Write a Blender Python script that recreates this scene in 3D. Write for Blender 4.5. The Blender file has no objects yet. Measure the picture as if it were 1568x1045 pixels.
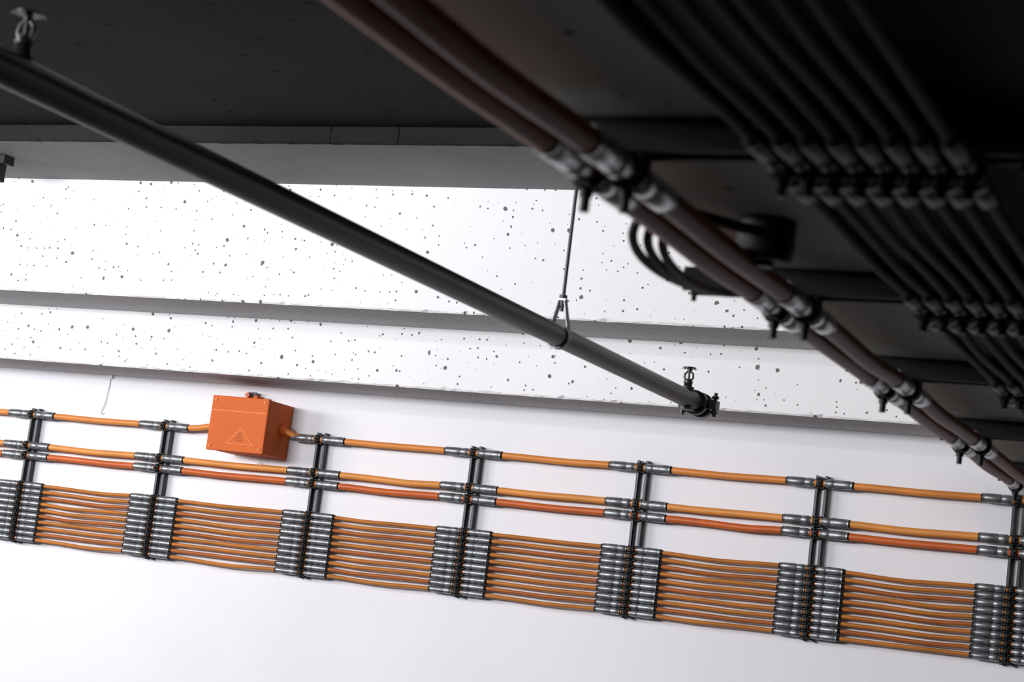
import bpy, math, random
from mathutils import Vector, Matrix
random.seed(7)
CZ = 1.70          # eye height
D = 6.40           # back wall distance
scene = bpy.context.scene
scene.view_settings.view_transform = 'Standard'

# ------------------------------------------------------------------ materials
def nodes(name):
    m = bpy.data.materials.new(name); m.use_nodes = True
    nt = m.node_tree; b = nt.nodes['Principled BSDF']
    return m, nt, b

def simple(name, col, rough=0.5, metal=0.0, var=0.15, scale=30, bump=0.0, spec=0.5):
    m, nt, b = nodes(name)
    tc = nt.nodes.new('ShaderNodeTexCoord')
    n = nt.nodes.new('ShaderNodeTexNoise'); n.inputs['Scale'].default_value = scale
    n.inputs['Detail'].default_value = 4
    r = nt.nodes.new('ShaderNodeValToRGB')
    c0 = [max(0, c*(1-var)) for c in col]; c1 = [min(1, c*(1+var)) for c in col]
    r.color_ramp.elements[0].position = 0.3; r.color_ramp.elements[1].position = 0.7
    r.color_ramp.elements[0].color = (*c0, 1); r.color_ramp.elements[1].color = (*c1, 1)
    nt.links.new(tc.outputs['Object'], n.inputs['Vector'])
    nt.links.new(n.outputs['Fac'], r.inputs['Fac'])
    nt.links.new(r.outputs['Color'], b.inputs['Base Color'])
    b.inputs['Roughness'].default_value = rough
    b.inputs['Metallic'].default_value = metal
    b.inputs['Specular IOR Level'].default_value = spec
    return m

def concrete(name, col, var=0.06, holes=True, hole_scale=13, hole_r=0.08, hole_col=(0.12,0.12,0.12), rough=0.8, keep=0.45, spec=0.2, plane='XY'):
    """plane = the object plane in which the formwork pits are laid out (XZ for vertical faces)"""
    m, nt, b = nodes(name)
    L = nt.links.new
    tc = nt.nodes.new('ShaderNodeTexCoord')
    n = nt.nodes.new('ShaderNodeTexNoise'); n.inputs['Scale'].default_value = 1.3; n.inputs['Detail'].default_value = 8
    r = nt.nodes.new('ShaderNodeValToRGB')
    r.color_ramp.elements[0].position = 0.3; r.color_ramp.elements[1].position = 0.7
    r.color_ramp.elements[0].color = (*[c*(1-var) for c in col], 1)
    r.color_ramp.elements[1].color = (*[min(1,c*(1+var)) for c in col], 1)
    L(tc.outputs['Object'], n.inputs['Vector']); L(n.outputs['Fac'], r.inputs['Fac'])
    b.inputs['Roughness'].default_value = rough
    b.inputs['Specular IOR Level'].default_value = spec
    fine = nt.nodes.new('ShaderNodeTexNoise'); fine.inputs['Scale'].default_value = 120; fine.inputs['Detail'].default_value = 3
    L(tc.outputs['Object'], fine.inputs['Vector'])
    bp = nt.nodes.new('ShaderNodeBump'); bp.inputs['Strength'].default_value = 0.15; bp.inputs['Distance'].default_value = 0.003
    L(fine.outputs['Fac'], bp.inputs['Height'])
    if holes:
        dn = nt.nodes.new('ShaderNodeTexNoise'); dn.inputs['Scale'].default_value = 70
        L(tc.outputs['Object'], dn.inputs['Vector'])
        vm = nt.nodes.new('ShaderNodeVectorMath'); vm.operation='MULTIPLY_ADD'
        vm.inputs[1].default_value=(0.008,0.008,0.008)
        L(dn.outputs['Color'], vm.inputs[0]); L(tc.outputs['Object'], vm.inputs[2])
        sx = nt.nodes.new('ShaderNodeSeparateXYZ'); cxy = nt.nodes.new('ShaderNodeCombineXYZ')
        L(vm.outputs['Vector'], sx.inputs[0]); L(sx.outputs['X'], cxy.inputs['X']); L(sx.outputs['Y' if plane=='XY' else 'Z'], cxy.inputs['Y'])
        cl = nt.nodes.new('ShaderNodeTexNoise'); cl.inputs['Scale'].default_value = 2.2
        L(tc.outputs['Object'], cl.inputs['Vector'])
        cm = nt.nodes.new('ShaderNodeMapRange'); cm.inputs['From Min'].default_value=0.35; cm.inputs['From Max'].default_value=0.65
        cm.inputs['To Min'].default_value=0.5; cm.inputs['To Max'].default_value=1.15
        L(cl.outputs['Fac'], cm.inputs['Value'])
        masks = []
        for sc, rr, kp in ((hole_scale, hole_r, keep), (hole_scale*2.2, hole_r*1.2, keep*0.65)):
            v = nt.nodes.new('ShaderNodeTexVoronoi'); v.inputs['Scale'].default_value = sc; v.voronoi_dimensions='2D'
            L(cxy.outputs['Vector'], v.inputs['Vector'])
            sep = nt.nodes.new('ShaderNodeSeparateColor'); L(v.outputs['Color'], sep.inputs['Color'])
            pw = nt.nodes.new('ShaderNodeMath'); pw.operation='POWER'; pw.inputs[1].default_value=1.4
            L(sep.outputs['Green'], pw.inputs[0])
            mul = nt.nodes.new('ShaderNodeMath'); mul.operation = 'MULTIPLY_ADD'; mul.inputs[1].default_value = rr; mul.inputs[2].default_value = rr*0.25
            L(pw.outputs[0], mul.inputs[0])
            lt = nt.nodes.new('ShaderNodeMath'); lt.operation = 'LESS_THAN'
            L(v.outputs['Distance'], lt.inputs[0]); L(mul.outputs[0], lt.inputs[1])
            km = nt.nodes.new('ShaderNodeMath'); km.operation='MULTIPLY'; km.inputs[1].default_value=kp
            L(cm.outputs['Result'], km.inputs[0])
            k = nt.nodes.new('ShaderNodeMath'); k.operation = 'LESS_THAN'
            L(sep.outputs['Red'], k.inputs[0]); L(km.outputs[0], k.inputs[1])
            mm = nt.nodes.new('ShaderNodeMath'); mm.operation = 'MULTIPLY'
            L(lt.outputs[0], mm.inputs[0]); L(k.outputs[0], mm.inputs[1])
            masks.append(mm)
        mx = nt.nodes.new('ShaderNodeMath'); mx.operation = 'MAXIMUM'
        L(masks[0].outputs[0], mx.inputs[0]); L(masks[1].outputs[0], mx.inputs[1])
        mix = nt.nodes.new('ShaderNodeMix'); mix.data_type = 'RGBA'
        L(mx.outputs[0], mix.inputs['Factor']); L(r.outputs['Color'], mix.inputs['A'])
        mix.inputs['B'].default_value = (*hole_col, 1)
        L(mix.outputs['Result'], b.inputs['Base Color'])
    else:
        L(r.outputs['Color'], b.inputs['Base Color'])
    L(bp.outputs['Normal'], b.inputs['Normal'])
    return m

M_wall = concrete('white_wall_paint', (0.79,0.785,0.82), holes=False, var=0.03)
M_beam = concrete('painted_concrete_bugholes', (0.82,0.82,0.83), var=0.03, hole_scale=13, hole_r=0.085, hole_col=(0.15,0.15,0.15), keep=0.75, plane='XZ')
M_soff = concrete('soffit_concrete_shade', (0.46,0.46,0.47), var=0.12, hole_scale=50, hole_r=0.22, hole_col=(0.28,0.28,0.28), keep=0.6)  # pitted underside; grey of its unlit side put into the colour
M_soff3 = concrete('upper_soffit_concrete_shade', (0.20,0.20,0.205), var=0.2, hole_scale=12, hole_r=0.06, hole_col=(0.12,0.12,0.12), keep=0.3)  # upper underside, its deeper shade put into the colour
M_ceil = concrete('ceiling_concrete_shade', (0.018,0.0178,0.017), var=0.3, hole_scale=7, hole_r=0.08, hole_col=(0.002,0.002,0.002), keep=0.6, spec=0.06)  # unlit look of the ceiling put into a very dark colour
M_slab = concrete('raw_slab_concrete', (0.44,0.44,0.39), var=0.2, hole_scale=9, hole_r=0.06, hole_col=(0.1,0.1,0.1))
M_floor = concrete('floor_concrete', (0.07,0.07,0.07), holes=False, var=0.15)
M_steel = simple('zinc_sleeve', (0.25,0.26,0.27), rough=0.42, metal=0.8, var=0.35, scale=60)
M_steelN = simple('lit_zinc_sleeve', (0.62,0.62,0.63), rough=0.32, metal=0.9, var=0.15, scale=60)  # lit copy of the zinc sleeve, glare put into its colour
M_steelD = simple('shaded_zinc_sleeve', (0.010,0.010,0.011), rough=0.45, metal=0.2, var=0.3, scale=60, spec=0.25)  # shaded copy of the zinc sleeve, near-black in place of shade
M_dark = simple('black_steel', (0.008,0.009,0.010), rough=0.5, metal=0.2, spec=0.3)
M_strut = simple('strut_steel', (0.045,0.047,0.052), rough=0.45, metal=0.6)
M_strutD = simple('shaded_strut_steel', (0.006,0.006,0.007), rough=0.6, metal=0.0, spec=0.15)  # strut steel blackened for the shade under the slab
M_shade = simple('black_shade_sheet', (0.006,0.006,0.006), rough=0.7, spec=0.1)  # near-black colour standing in for shade below the slab
M_galv = simple('galvanised_plate', (0.5,0.5,0.52), rough=0.5, metal=0.5)
M_or1 = simple('orange_cable_jacket', (0.63,0.215,0.038), rough=0.45, var=0.1, scale=8, spec=0.4)
M_or2 = simple('amber_cable_jacket', (0.65,0.25,0.05), rough=0.45, var=0.1, scale=8, spec=0.4)
M_or3 = simple('deep_orange_cable_jacket', (0.52,0.105,0.018), rough=0.45, var=0.1, scale=8, spec=0.4)
M_thinA = simple('thin_cable_jacket_a', (0.44,0.145,0.018), rough=0.5, var=0.15, scale=8, spec=0.3)
M_thinB = simple('thin_cable_jacket_b', (0.36,0.095,0.015), rough=0.5, var=0.15, scale=8, spec=0.3)
M_brown = simple('brown_red_cable_jacket', (0.24,0.055,0.022), rough=0.45, var=0.2, scale=8, spec=0.25)
M_brownD = simple('shaded_brown_cable_jacket', (0.038,0.011,0.006), rough=0.6, var=0.2, scale=8, spec=0.06)  # thin overhead cables, shade painted into the brown
M_box = simple('orange_box_paint', (0.58,0.115,0.017), rough=0.6, var=0.04, scale=5, spec=0.2)
M_label = simple('orange_label', (0.80,0.26,0.07), rough=0.5, var=0.03, spec=0.2)
M_ink = simple('dark_print', (0.12,0.03,0.01), rough=0.6)
M_pipe = simple('dark_pipe_paint', (0.012,0.013,0.014), rough=0.38, var=0.3, scale=12, spec=0.35)
M_brass = simple('sprinkler_steel', (0.03,0.03,0.03), rough=0.35, metal=0.5)
M_rubber = simple('black_rubber', (0.008,0.008,0.008), rough=0.6, spec=0.3)
M_lampw = simple('lamp_housing_white', (0.7,0.7,0.7), rough=0.4, var=0.02)

# ------------------------------------------------------------------ mesh builder
class MB:
    def __init__(s): s.v=[]; s.f=[]; s.mi=[]; s.sm=[]; s.mats=[]
    def mat(s, m):
        if m not in s.mats: s.mats.append(m)
        return s.mats.index(m)
    def add(s, vs, fs, m, smooth=False):
        o=len(s.v); k=s.mat(m)
        s.v += [Vector(p) for p in vs]
        for f in fs:
            s.f.append([i+o for i in f]); s.mi.append(k); s.sm.append(smooth)
    def box(s, a, b, m, bev=0.0):
        x0,y0,z0=a; x1,y1,z1=b
        if bev<=0:
            vs=[(x,y,z) for x in (x0,x1) for y in (y0,y1) for z in (z0,z1)]
            s.add(vs,[(0,1,3,2),(4,6,7,5),(0,4,5,1),(2,3,7,6),(0,2,6,4),(1,5,7,3)],m); return
        import bmesh
        bm=bmesh.new(); bmesh.ops.create_cube(bm,size=1)
        for v in bm.verts:
            v.co=Vector(((x0+x1)/2+v.co.x*(x1-x0),(y0+y1)/2+v.co.y*(y1-y0),(z0+z1)/2+v.co.z*(z1-z0)))
        bmesh.ops.bevel(bm,geom=bm.edges[:],offset=bev,segments=2,affect='EDGES',profile=0.5)
        bm.verts.index_update()
        s.add([v.co.copy() for v in bm.verts],[[v.index for v in f.verts] for f in bm.faces],m)
        bm.free()
    def tube(s, pts, r, m, seg=12, cap=True):
        pts=[Vector(p) for p in pts]; n=len(pts)
        rs = r if isinstance(r,(list,tuple)) else [r]*n
        t0=(pts[1]-pts[0]).normalized()
        ref=Vector((0,0,1)) if abs(t0.z)<0.9 else Vector((1,0,0))
        u=t0.cross(ref).normalized()
        vs=[]
        for i,p in enumerate(pts):
            t=(pts[min(i+1,n-1)]-pts[max(i-1,0)])
            if t.length<1e-9: t=t0
            t.normalize()
            u=(u-t*u.dot(t)).normalized(); w=t.cross(u)
            for k in range(seg):
                a=2*math.pi*k/seg
                vs.append(p+(u*math.cos(a)+w*math.sin(a))*rs[i])
        fs=[]
        for i in range(n-1):
            for k in range(seg):
                k2=(k+1)%seg
                fs.append((i*seg+k,i*seg+k2,(i+1)*seg+k2,(i+1)*seg+k))
        s.add(vs,fs,m,True)
        if cap:
            s.add(vs[:seg],[tuple(reversed(range(seg)))],m)
            s.add(vs[-seg:],[tuple(range(seg))],m)
    def cyl(s,p0,p1,r,m,seg=12): s.tube([p0,p1],r,m,seg)
    def ringarc(s, c, ax, r, th, m, a0=0, a1=2*math.pi, n=20, up=(0,0,1), seg=8):
        c=Vector(c); ax=Vector(ax).normalized(); up=Vector(up); up=(up-ax*up.dot(ax)).normalized(); w=ax.cross(up)
        s.tube([c+(up*math.cos(a0+(a1-a0)*i/n)+w*math.sin(a0+(a1-a0)*i/n))*r for i in range(n+1)],th,m,seg)
    def xform(s, fn): s.v=[fn(p) for p in s.v]
    def mesh(s,name):
        me=bpy.data.meshes.new(name)
        me.from_pydata([tuple(p) for p in s.v],[],s.f)
        for m in s.mats: me.materials.append(m)
        me.polygons.foreach_set('material_index',s.mi)
        me.polygons.foreach_set('use_smooth',s.sm)
        me.update()
        return me
    def obj(s,name,loc=(0,0,0),parent=None):
        o=bpy.data.objects.new(name,s.mesh(name)); o.location=loc
        bpy.context.collection.objects.link(o)
        if parent: o.parent=parent
        return o

def R(x,y,z): return (x,y,z+CZ)

# ------------------------------------------------------------------ room shell
X0,X1=-12.0,4.0
b=MB(); b.box((X0,D,0),(X1,D+0.25,CZ+1.8),M_wall); b.obj('wall_back')
b=MB(); b.box((X0,-3.5,-0.2),(X1,D+0.25,0),M_floor); b.obj('floor')
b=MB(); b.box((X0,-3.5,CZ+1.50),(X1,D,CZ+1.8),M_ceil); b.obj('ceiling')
b=MB(); b.box((X0-0.25,-3.5,0),(X0,D+0.25,CZ+1.8),M_wall); b.obj('wall_left')

def beam(y0,y1,z0,z1,name,face=M_beam,soff=M_soff):
    """beam running along the wall, irregular lower arris, soffit in rough concrete, greyed for shade"""
    b=MB(); n=700; bev=0.006
    vs=[]
    for i in range(n+1):
        x=X0+(X1-X0)*i/n
        j=random.uniform(-0.003,0.003); k=random.uniform(-0.003,0.003)
        if random.random()<0.05: j+=0.006; k+=0.006
        vs += [(x,y0,z1),(x,y0,z0+bev+j),(x,y0+bev+k,z0),(x,y1,z0),(x,y1,z1)]
    f1=[];f2=[];f3=[]
    for i in range(n):
        a=i*5; c=a+5
        f1.append((a,a+1,c+1,c)); f3.append((a+1,a+2,c+2,c+1)); f2.append((a+2,a+3,c+3,c+2))
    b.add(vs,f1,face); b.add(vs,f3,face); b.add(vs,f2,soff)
    b.add(vs,[(i*5+3,i*5+4,i*5+9,i*5+8) for i in range(n)]+[(i*5+4,i*5,i*5+5,i*5+9) for i in range(n)]+[(4,3,2,1,0),(n*5,n*5+1,n*5+2,n*5+3,n*5+4)],face)
    return b.obj(name)
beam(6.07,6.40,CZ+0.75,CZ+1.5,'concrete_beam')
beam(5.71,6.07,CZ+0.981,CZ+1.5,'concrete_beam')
beam(5.15,5.71,CZ+1.44,CZ+1.5,'concrete_beam',face=M_ceil,soff=M_soff3)  # step face takes the ceiling's shade colour
# low slab above the near cable run
b=MB(); b.box(R(-0.745,-3.5,0.503),R(X1,D,0.74),M_slab,0.008); b.obj('concrete_slab')
# black sheet added to deepen the shade above the thin cables (folded edge, stiffening ribs)
b=MB(); b.box(R(-0.548,-3.4,0.5005),R(1.60,6.2,0.503),M_shade)
b.box(R(-0.550,-3.4,0.492),R(-0.547,6.2,0.503),M_shade)
for k in range(6): b.box(R(-0.20+0.3*k,-3.4,0.494),R(-0.18+0.3*k,6.2,0.5006),M_shade)
b.obj('added_shade_sheet')

# ------------------------------------------------------------------ cable brackets
def bracket(cables, a0, a1, thin_r=0.0127, thick_r=0.0165, dep=0.032, MS=None, MT=None, ST=None, GP=None, bolt=1.0):
    """local frame: x along cables, y across, z out of the surface"""
    MS=MS or M_steel; MT=MT or M_steel; ST=ST or M_strut; GP=GP or M_galv
    b=MB(); w=0.021; t=0.003; lip=0.009
    b.box((-w,a0,0.0005),(w,a1,t),GP)
    b.box((-w,a0,t),(-w+t,a1,dep),ST); b.box((w-t,a0,t),(w,a1,dep),ST)
    b.box((-w+t,a0,dep-t),(-w+lip,a1,dep),ST); b.box((w-lip,a0,dep-t),(w-t,a1,dep),ST)
    for (p,kind) in cables:
        rs = thick_r if kind=='T' else thin_r
        mm = MS if kind=='T' else MT
        L = 0.118 if kind=='T' else 0.112
        zc = dep+rs
        for sgn in (-1,1):
            x0=sgn*0.019
            pts=[];rr=[]
            prof=[(0,0.86),(0.006,0.86),(0.008,1.0),(0.030,1.0),(0.032,0.9),(0.036,0.9),(0.038,1.0),(L-0.030,1.0),(L-0.027,0.93),(L-0.022,0.93),(L-0.02,1.0),(L-0.019-0.0,0.99)]
            for d,k in prof:
                pts.append((x0+sgn*d,p,zc)); rr.append(rs*k)
            b.tube(pts,rr,mm,14)
            b.tube([(x0+sgn*(L-0.019),p,zc),(x0+sgn*(L-0.010),p,zc)],[rs*0.9,rs*0.72],M_rubber,12)
        b.tube([(-0.011,p,zc),(0.011,p,zc)],rs*1.0,M_rubber,14)
        rt=0.0028*(1.0 if bolt==1.0 else 1.6)
        b.ringarc((0,p,zc),(1,0,0),rs*1.02,rt,M_dark,up=(0,0,1),n=18,seg=6)
        b.box((-0.010*bolt,p-rs*0.55,zc+rs*0.8),(0.010*bolt,p+rs*0.55,zc+rs*1.25),M_dark,0.001)
        bl=(0.016 if kind=='T' else 0.011)*bolt
        b.cyl((0,p,zc+rs*1.1),(0,p,zc+rs*1.1+bl),0.0036*bolt,M_dark,8)
        b.cyl((0,p,zc+rs*1.2),(0,p,zc+rs*1.2+0.005*bolt),0.0068*(1.2 if bolt>1 else 1),M_dark,6)
        for sg in (-1,1):
            b.box((-0.017,p+sg*rs*0.98-0.002,dep-0.002),(0.017,p+sg*rs*0.98+0.002,zc+rs*0.3),M_dark)
    for a in (a0+0.012,a1-0.012):
        b.cyl((0,a,t),(0,a,dep+0.012),0.004,ST,8); b.cyl((0,a,t),(0,a,t+0.006),0.008,ST,6)
    return b

ten=[0.245-0.0257*i for i in range(10)]
wallc=[(0.549,'T'),(0.414,'T'),(0.370,'T')]+[(p,'t') for p in ten]
bw=bracket(wallc,-0.008,0.578)
bw.xform(lambda p: Vector((p.x,-p.z,p.y)))
me=bw.mesh('cable_bracket_wall')
BX=[-5.82,-5.123,-4.432,-3.688,-2.997,-2.311,-1.632,-0.944,-0.26]
for x in BX:
    o=bpy.data.objects.new('cable_bracket',me); o.location=(x,D,CZ); bpy.context.collection.objects.link(o)

DEP=0.032
def run(p, rs, r, sagmax, x_from, x_to, seed, stations, flat=0.115, base=0.3):
    rnd=random.Random(seed); pts=[]
    st=[s for s in stations if x_from-1<=s<=x_to+1]
    out=DEP+rs
    for a,c in zip(st[:-1],st[1:]):
        sg=sagmax*rnd.uniform(base,1.0); sk=rnd.uniform(-0.9,0.9); wo=rnd.uniform(-0.002,0.004)
        s0=a+flat; s1=c-flat
        pts.append((a,p,out))
        for i in range(13):
            t=i/12; s=s0+(s1-s0)*t
            tt=t+sk*t*(1-t)
            h=math.sin(math.pi*tt)**2 if 0<t<1 else 0
            pts.append((s,p-sg*h,out+wo*h))
    pts.append((st[-1],p,out))
    return [q for q in pts if x_from<=q[0]<=x_to]
def wallpt(q): return (q[0],D-q[2],CZ+q[1])

BOXL,BOXR=-4.112,-3.852
b=MB()
pl=[wallpt(q) for q in run(0.549,0.0165,0.0125,0.005,-6.2,-4.31,1,BX)]
pl+= [(-4.26,D-0.052,CZ+0.553),(-4.20,D-0.062,CZ+0.562),(BOXL-0.01,D-0.07,CZ+0.565)]
b.tube(pl,0.0125,M_or1,14)
pr=[(BOXR+0.01,D-0.07,CZ+0.572),(-3.83,D-0.065,CZ+0.566),(-3.80,D-0.052,CZ+0.553)]+[wallpt(q) for q in run(0.549,0.0165,0.0125,0.004,-3.79,0.3,2,BX)]
b.tube(pr,0.0125,M_or1,14)
b.obj('power_cable')
for p,m,s in ((0.414,M_or2,11),(0.370,M_or3,12)):
    b=MB(); b.tube([wallpt(q) for q in run(p,0.0165,0.0125,0.006,-6.2,0.3,s,BX)],0.0130,m,14); b.obj('power_cable')
b=MB()
for i,p in enumerate(ten):
    b.tube([wallpt(q) for q in run(p,0.0127,0.0072,0.0075,-6.2,0.3,30+i//3*7,BX,base=0.0)],0.0074,M_thinA if i%3!=2 else M_thinB,10)
b.obj('thin_cable_bundle')

# ------------------------------------------------------------------ junction box
b=MB()
YF,YB=D-0.20,D-0.004
zt,zb=CZ+0.676,CZ+0.460
b.box((BOXL,YF+0.022,zb),(BOXR,YB,zt),M_box,0.003)
b.box((BOXL+0.003,YF+0.017,zb+0.003),(BOXR-0.003,YF+0.024,zt-0.003),M_ink)
b.box((BOXL-0.003,YF,zb-0.003),(BOXR+0.003,YF+0.018,zt+0.003),M_box,0.003)
b.box((BOXL+0.004,YF-0.0012,zt-0.058),(BOXR-0.004,YF+0.001,zt-0.055),M_label)
for sx in (BOXL+0.014,BOXR-0.014):
    for sz in (zb+0.014,zt-0.014):
        b.cyl((sx,YF-0.003,sz),(sx,YF+0.002,sz),0.0055,M_label,10)
        b.box((sx-0.004,YF-0.0035,sz-0.0007),(sx+0.004,YF-0.0028,sz+0.0007),M_ink)
cx=(BOXL+BOXR)/2+0.02; tz=zb+0.028; hw=0.064; hh=0.066
def tri(k,y,m):
    c=(cx,tz+hh*0.33)
    P=[(cx-hw,tz),(cx+hw,tz),(cx,tz+hh)]
    P=[(c[0]+(px-c[0])*k,c[1]+(pz-c[1])*k) for px,pz in P]
    vs=[(px,y,pz) for px,pz in P]+[(px,YF+0.001,pz) for px,pz in P]
    b.add(vs,[(0,1,2),(0,3,4,1),(1,4,5,2),(2,5,3,0)],m)
tri(1.0,YF-0.0010,M_label); tri(0.91,YF-0.0016,M_box)
for i,(w_,z_) in enumerate(((0.006,0.040),(0.012,0.031),(0.020,0.022),(0.016,0.013))):
    nseg=3+i
    for k in range(nseg):
        x_=cx-w_+2*w_*k/nseg
        b.box((x_,YF-0.0026,tz+z_),(x_+w_*1.1/nseg,YF-0.0014,tz+z_+0.003),M_ink)
for (x_,sg,z_) in ((BOXL,-1,CZ+0.565),(BOXR,1,CZ+0.572)):
    b.tube([(x_,D-0.07,z_),(x_+sg*0.008,D-0.07,z_),(x_+sg*0.009,D-0.07,z_),(x_+sg*0.022,D-0.069,z_-0.001)],[0.023,0.023,0.018,0.015],M_box,14)
b.cyl((BOXR,D-0.07,zb+0.04),(BOXR+0.003,D-0.07,zb+0.04),0.014,M_box,16)
b.box((-4.060,D-0.03,zt-0.002),(-4.020,D-0.022,zt+0.045),M_strut,0.001)
b.cyl((-4.052,D-0.05,zt+0.030),(-4.052,D-0.001,zt+0.030),0.010,M_or3,10)
b.box((-4.020,D-0.05,zt),(-4.002,D-0.001,zt+0.03),M_box,0.001)
b.ringarc((-3.965,D-0.02,zb-0.035),(0,1,0),0.009,0.0018,M_galv,n=16)
b.cyl((-3.965,D-0.02,zb-0.026),(-3.965,D-0.02,zb+0.004),0.0018,M_galv,6)
b.obj('junction_box')

# thin painted earth wire on the wall (upper left)
b=MB()
b.tube([(-4.775,D-0.004,CZ+0.75),(-4.778,D-0.004,CZ+0.70),(-4.784,D-0.005,CZ+0.63),(-4.80,D-0.005,CZ+0.585),(-4.793,D-0.005,CZ+0.578),(-4.783,D-0.005,CZ+0.585)],0.002,M_lampw,6)
b.box((-4.79,D-0.01,CZ+0.735),(-4.765,D,CZ+0.75),M_lampw,0.001)
b.obj('wall_wire')

# ------------------------------------------------------------------ near overhead cable run (under the slab)
pair=[-0.712,-0.668]; thinx=[-0.505+0.0262*i for i in range(8)]
RY=[-0.58,0.18,0.94,1.70,2.43,3.15,3.92,4.72,5.50]
SZ=CZ+0.500
mes=[]
for a0 in (-0.765,-0.845):
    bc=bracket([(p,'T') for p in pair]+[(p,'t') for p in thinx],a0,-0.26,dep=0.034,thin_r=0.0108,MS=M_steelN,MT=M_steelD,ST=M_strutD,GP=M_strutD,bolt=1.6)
    bc.xform(lambda p: Vector((p.y,p.x,-p.z)))
    mes.append(bc.mesh('cable_bracket_overhead'))
for y in RY:
    o=bpy.data.objects.new('overhead_cable_bracket',mes[1] if y==2.43 else mes[0]); o.location=(0,y,SZ); bpy.context.collection.objects.link(o)
def over(x,rs,r,m,seed,b,sag):
    pts=[]
    for q in run(0.0,rs,r,sag,-0.6,6.3,seed,RY+[6.3]):
        pts.append((x,q[0],SZ-0.002-q[2]+q[1]))
    b.tube(pts,r,m,12)
for i,x in enumerate(pair):
    b=MB(); over(x,0.0165,0.0145,M_brown,50+i,b,0.001); b.obj('overhead_power_cable')
b=MB()
for i,x in enumerate(thinx): over(x,0.0108,0.0062,M_brownD,60+i,b,0.005)
b.obj('overhead_thin_cable_bundle')
# round junction box with cable loops
b=MB()
b.tube([R(-0.645,2.13,0.502),R(-0.645,2.13,0.455),R(-0.645,2.13,0.450)],[0.036,0.036,0.030],M_rubber,20)
b.cyl(R(-0.645,2.13,0.452),R(-0.645,2.13,0.444),0.012,M_dark,10)
for i in range(3):
    o=0.022*i
    A=Vector(R(-0.66,2.10+o*0.3,0.486)); P0=Vector(R(-0.725+o*0.3,1.97+o,0.482)); P1=Vector(R(-0.800+o*0.7,1.95+o,0.445)); P2=Vector(R(-0.790+o*0.6,2.12+o,0.410)); P3=Vector(R(-0.770+o*0.3,2.40,0.462))
    pts=[A,(A+P0)/2]
    for k in range(21):
        t=k/20; pts.append(P0*(1-t)**3+P1*3*t*(1-t)**2+P2*3*t*t*(1-t)+P3*t**3)
    b.tube(pts,0.0058,M_rubber,10)
b.obj('cable_loop_junction')

# ------------------------------------------------------------------ sprinkler pipe
PX,PZ=-1.655,CZ+0.627; PR=0.0255
def sprinkler(b,y):
    z=PZ+PR
    b.tube([(PX,y,z-0.006),(PX,y,z+0.008),(PX,y,z+0.009),(PX,y,z+0.020),(PX,y,z+0.021),(PX,y,z+0.030)],[0.015,0.015,0.012,0.012,0.009,0.009],M_brass,12)
    b.cyl((PX,y,z+0.018),(PX,y,z+0.024),0.0135,M_brass,6)
    for sg in (-1,1):
        b.tube([(PX+sg*0.008,y,z+0.026),(PX+sg*0.013,y,z+0.034),(PX+sg*0.012,y,z+0.044),(PX+sg*0.003,y,z+0.053)],0.0032,M_brass,8)
    b.cyl((PX,y,z+0.028),(PX,y,z+0.052),0.0034,M_brass,8)
    b.cyl((PX,y,z+0.050),(PX,y,z+0.060),0.006,M_brass,8)
    b.cyl((PX,y,z+0.060),(PX,y,z+0.0635),0.018,M_brass,20)
    for k in range(12):
        a=2*math.pi*k/12
        d=Vector((math.cos(a),math.sin(a),0)); q=Vector((-d.y,d.x,0)); c=Vector((PX,y,z+0.061))
        b.add([c+d*0.016-q*0.003,c+d*0.016+q*0.003,c+d*0.024+q*0.0035-Vector((0,0,.002)),c+d*0.024-q*0.0035-Vector((0,0,.002))],[(0,1,2,3)],M_brass)
b=MB()
b.tube([(PX,-3.3,PZ),(PX,1.0,PZ),(PX,5.0,PZ)],PR,M_pipe,28)
sprinkler(b,1.91); sprinkler(b,4.86); sprinkler(b,-1.05)
b.tube([(PX,4.925,PZ),(PX,4.928,PZ),(PX,4.955,PZ),(PX,4.958,PZ)],[0.027,0.035,0.035,0.027],M_pipe,24)
b.tube([(PX,4.975,PZ),(PX,4.978,PZ),(PX,5.010,PZ),(PX,5.022,PZ),(PX,5.028,PZ)],[0.028,0.036,0.036,0.030,0.016],M_pipe,24)
for sg in (-1,1):
    b.box((PX+sg*0.044-0.013,4.955,PZ-0.014),(PX+sg*0.044+0.013,4.995,PZ+0.014),M_pipe,0.003)
    b.cyl((PX+sg*0.048,4.975,PZ-0.034),(PX+sg*0.048,4.975,PZ+0.036),0.0055,M_brass,8)
    for zz in (-0.022,0.022): b.cyl((PX+sg*0.048,4.975,PZ+zz-0.004),(PX+sg*0.048,4.975,PZ+zz+0.004),0.0105,M_brass,6)
b.tube([(PX,4.86,PZ-0.032),(PX,4.86,PZ+0.032)],[0.019,0.019],M_pipe,14)
SP=b.obj('sprinkler_pipe')
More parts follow.
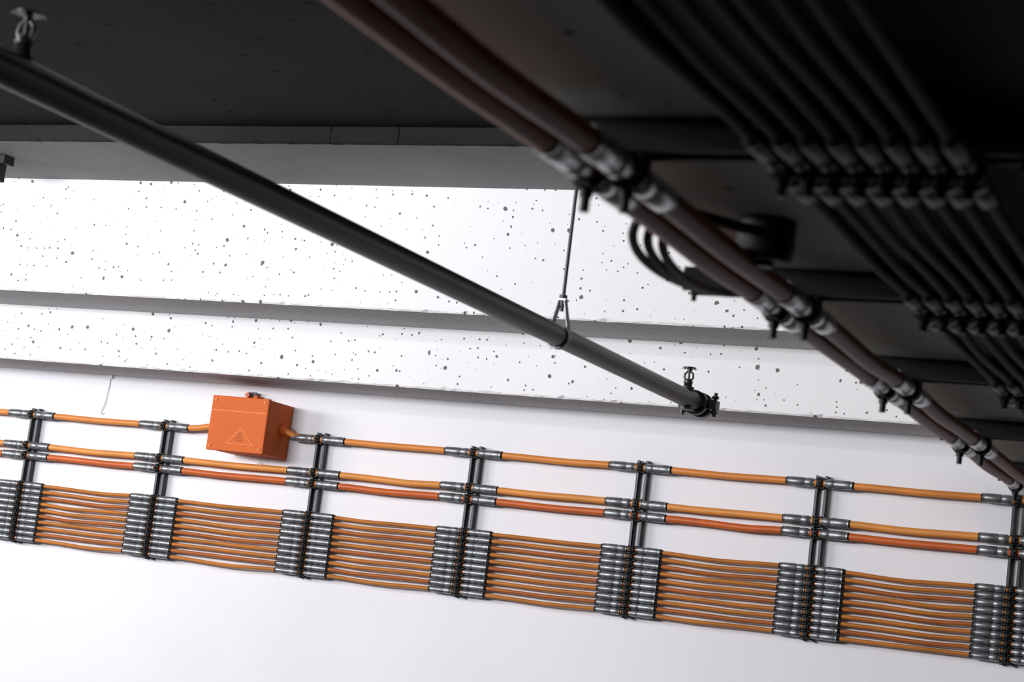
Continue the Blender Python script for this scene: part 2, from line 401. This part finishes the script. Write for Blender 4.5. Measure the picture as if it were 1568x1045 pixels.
for hy in (3.89,0.9,-2.0):
    b=MB()
    pts=[]
    for k in range(29):
        a=math.radians(-218+ (256)*k/28)
        pts.append((PX+math.cos(a)*(PR+0.003),hy,PZ+math.sin(a)*(PR+0.003)))
    pts=[(PX-0.006,hy,PZ+0.088)]+pts+[(PX+0.006,hy,PZ+0.088)]
    for dy in (-0.007,-0.0035,0,0.0035,0.007):
        b.tube([(p[0],p[1]+dy,p[2]) for p in pts],0.0023,M_steel,6)
    b.box((PX-0.011,hy-0.011,PZ+0.085),(PX+0.011,hy+0.011,PZ+0.089),M_galv)
    b.cyl((PX,hy,PZ+0.089),(PX,hy,PZ+0.099),0.0095,M_strut,6)
    b.cyl((PX,hy,PZ+0.073),(PX,hy,PZ+0.084),0.0095,M_strut,6)
    b.cyl((PX,hy,PZ+0.060),(PX,hy,CZ+1.50),0.0046,M_strut,8)
    b.box((PX-0.03,hy-0.03,CZ+1.492),(PX+0.03,hy+0.03,CZ+1.50),M_strut)
    b.obj('pipe_hanger',parent=SP)

# small dark anchor bracket under the upper beam (left edge)
b=MB()
b.box((-4.95,5.34,CZ+1.405),(-4.63,5.40,CZ+1.44),M_dark,0.003)
b.box((-4.70,5.35,CZ+1.34),(-4.655,5.39,CZ+1.41),M_dark,0.003)
b.cyl((-4.678,5.37,CZ+1.31),(-4.678,5.37,CZ+1.37),0.012,M_dark,8)
b.obj('anchor_bracket')

# ------------------------------------------------------------------ lights
def area(name,loc,target,sx,sy,power,col=(1,1,1)):
    l=bpy.data.lights.new(name,'AREA'); l.shape='RECTANGLE'; l.size=sx; l.size_y=sy; l.energy=power; l.color=col
    o=bpy.data.objects.new(name,l); o.location=loc
    d=Vector(target)-Vector(loc); o.rotation_euler=d.to_track_quat('-Z','Y').to_euler()
    bpy.context.collection.objects.link(o); return o
COOL=(0.98,0.975,1.0)
area('added_left_light',R(-7.6,2.6,0.95),R(-3.2,6.2,0.5),2.6,1.0,200,COOL)  # added light from the left; no opening is built
area('added_left_light',R(-4.6,-0.3,0.98),R(-1.9,6.2,0.5),2.6,0.6,285,COOL)  # added unseen light left of the camera, brightens beams and right wall
for x in (-5.6,-3.6,-1.8):
    b=MB(); b.box((x-0.62,2.93,CZ+1.43),(x+0.62,3.11,CZ+1.50),M_lampw,0.008)
    b.box((x-0.60,2.95,CZ+1.425),(x+0.60,3.09,CZ+1.432),M_lampw)
    b.obj('added_lamp_housing')  # unseen housing added to dress the area light
    area('added_lamp_light',R(x,3.02,1.415),R(x,5.2,0.4),1.15,0.14,8,COOL)  # added light above the frame, no such lamp in view
w=bpy.data.worlds.new('world'); scene.world=w; w.use_nodes=True
w.node_tree.nodes['Background'].inputs['Color'].default_value=(0.75,0.8,0.9,1)
w.node_tree.nodes['Background'].inputs['Strength'].default_value=0.008

# ------------------------------------------------------------------ camera
cam=bpy.data.cameras.new('camera'); co=bpy.data.objects.new('camera',cam)
bpy.context.collection.objects.link(co)
right=Vector((.9104,.3959,.1216)).normalized()
up=Vector((-.0537,-.1784,.9825)); up=(up-right*up.dot(right)).normalized()
back=right.cross(up)
mt=Matrix((right,up,back)).transposed().to_4x4(); mt.translation=Vector((0,0,CZ))
co.matrix_world=mt
cam.sensor_width=36; cam.lens=2787/1568*36; cam.clip_start=0.05
cam.dof.use_dof=True; cam.dof.focus_distance=6.8; cam.dof.aperture_fstop=7.0
scene.camera=co
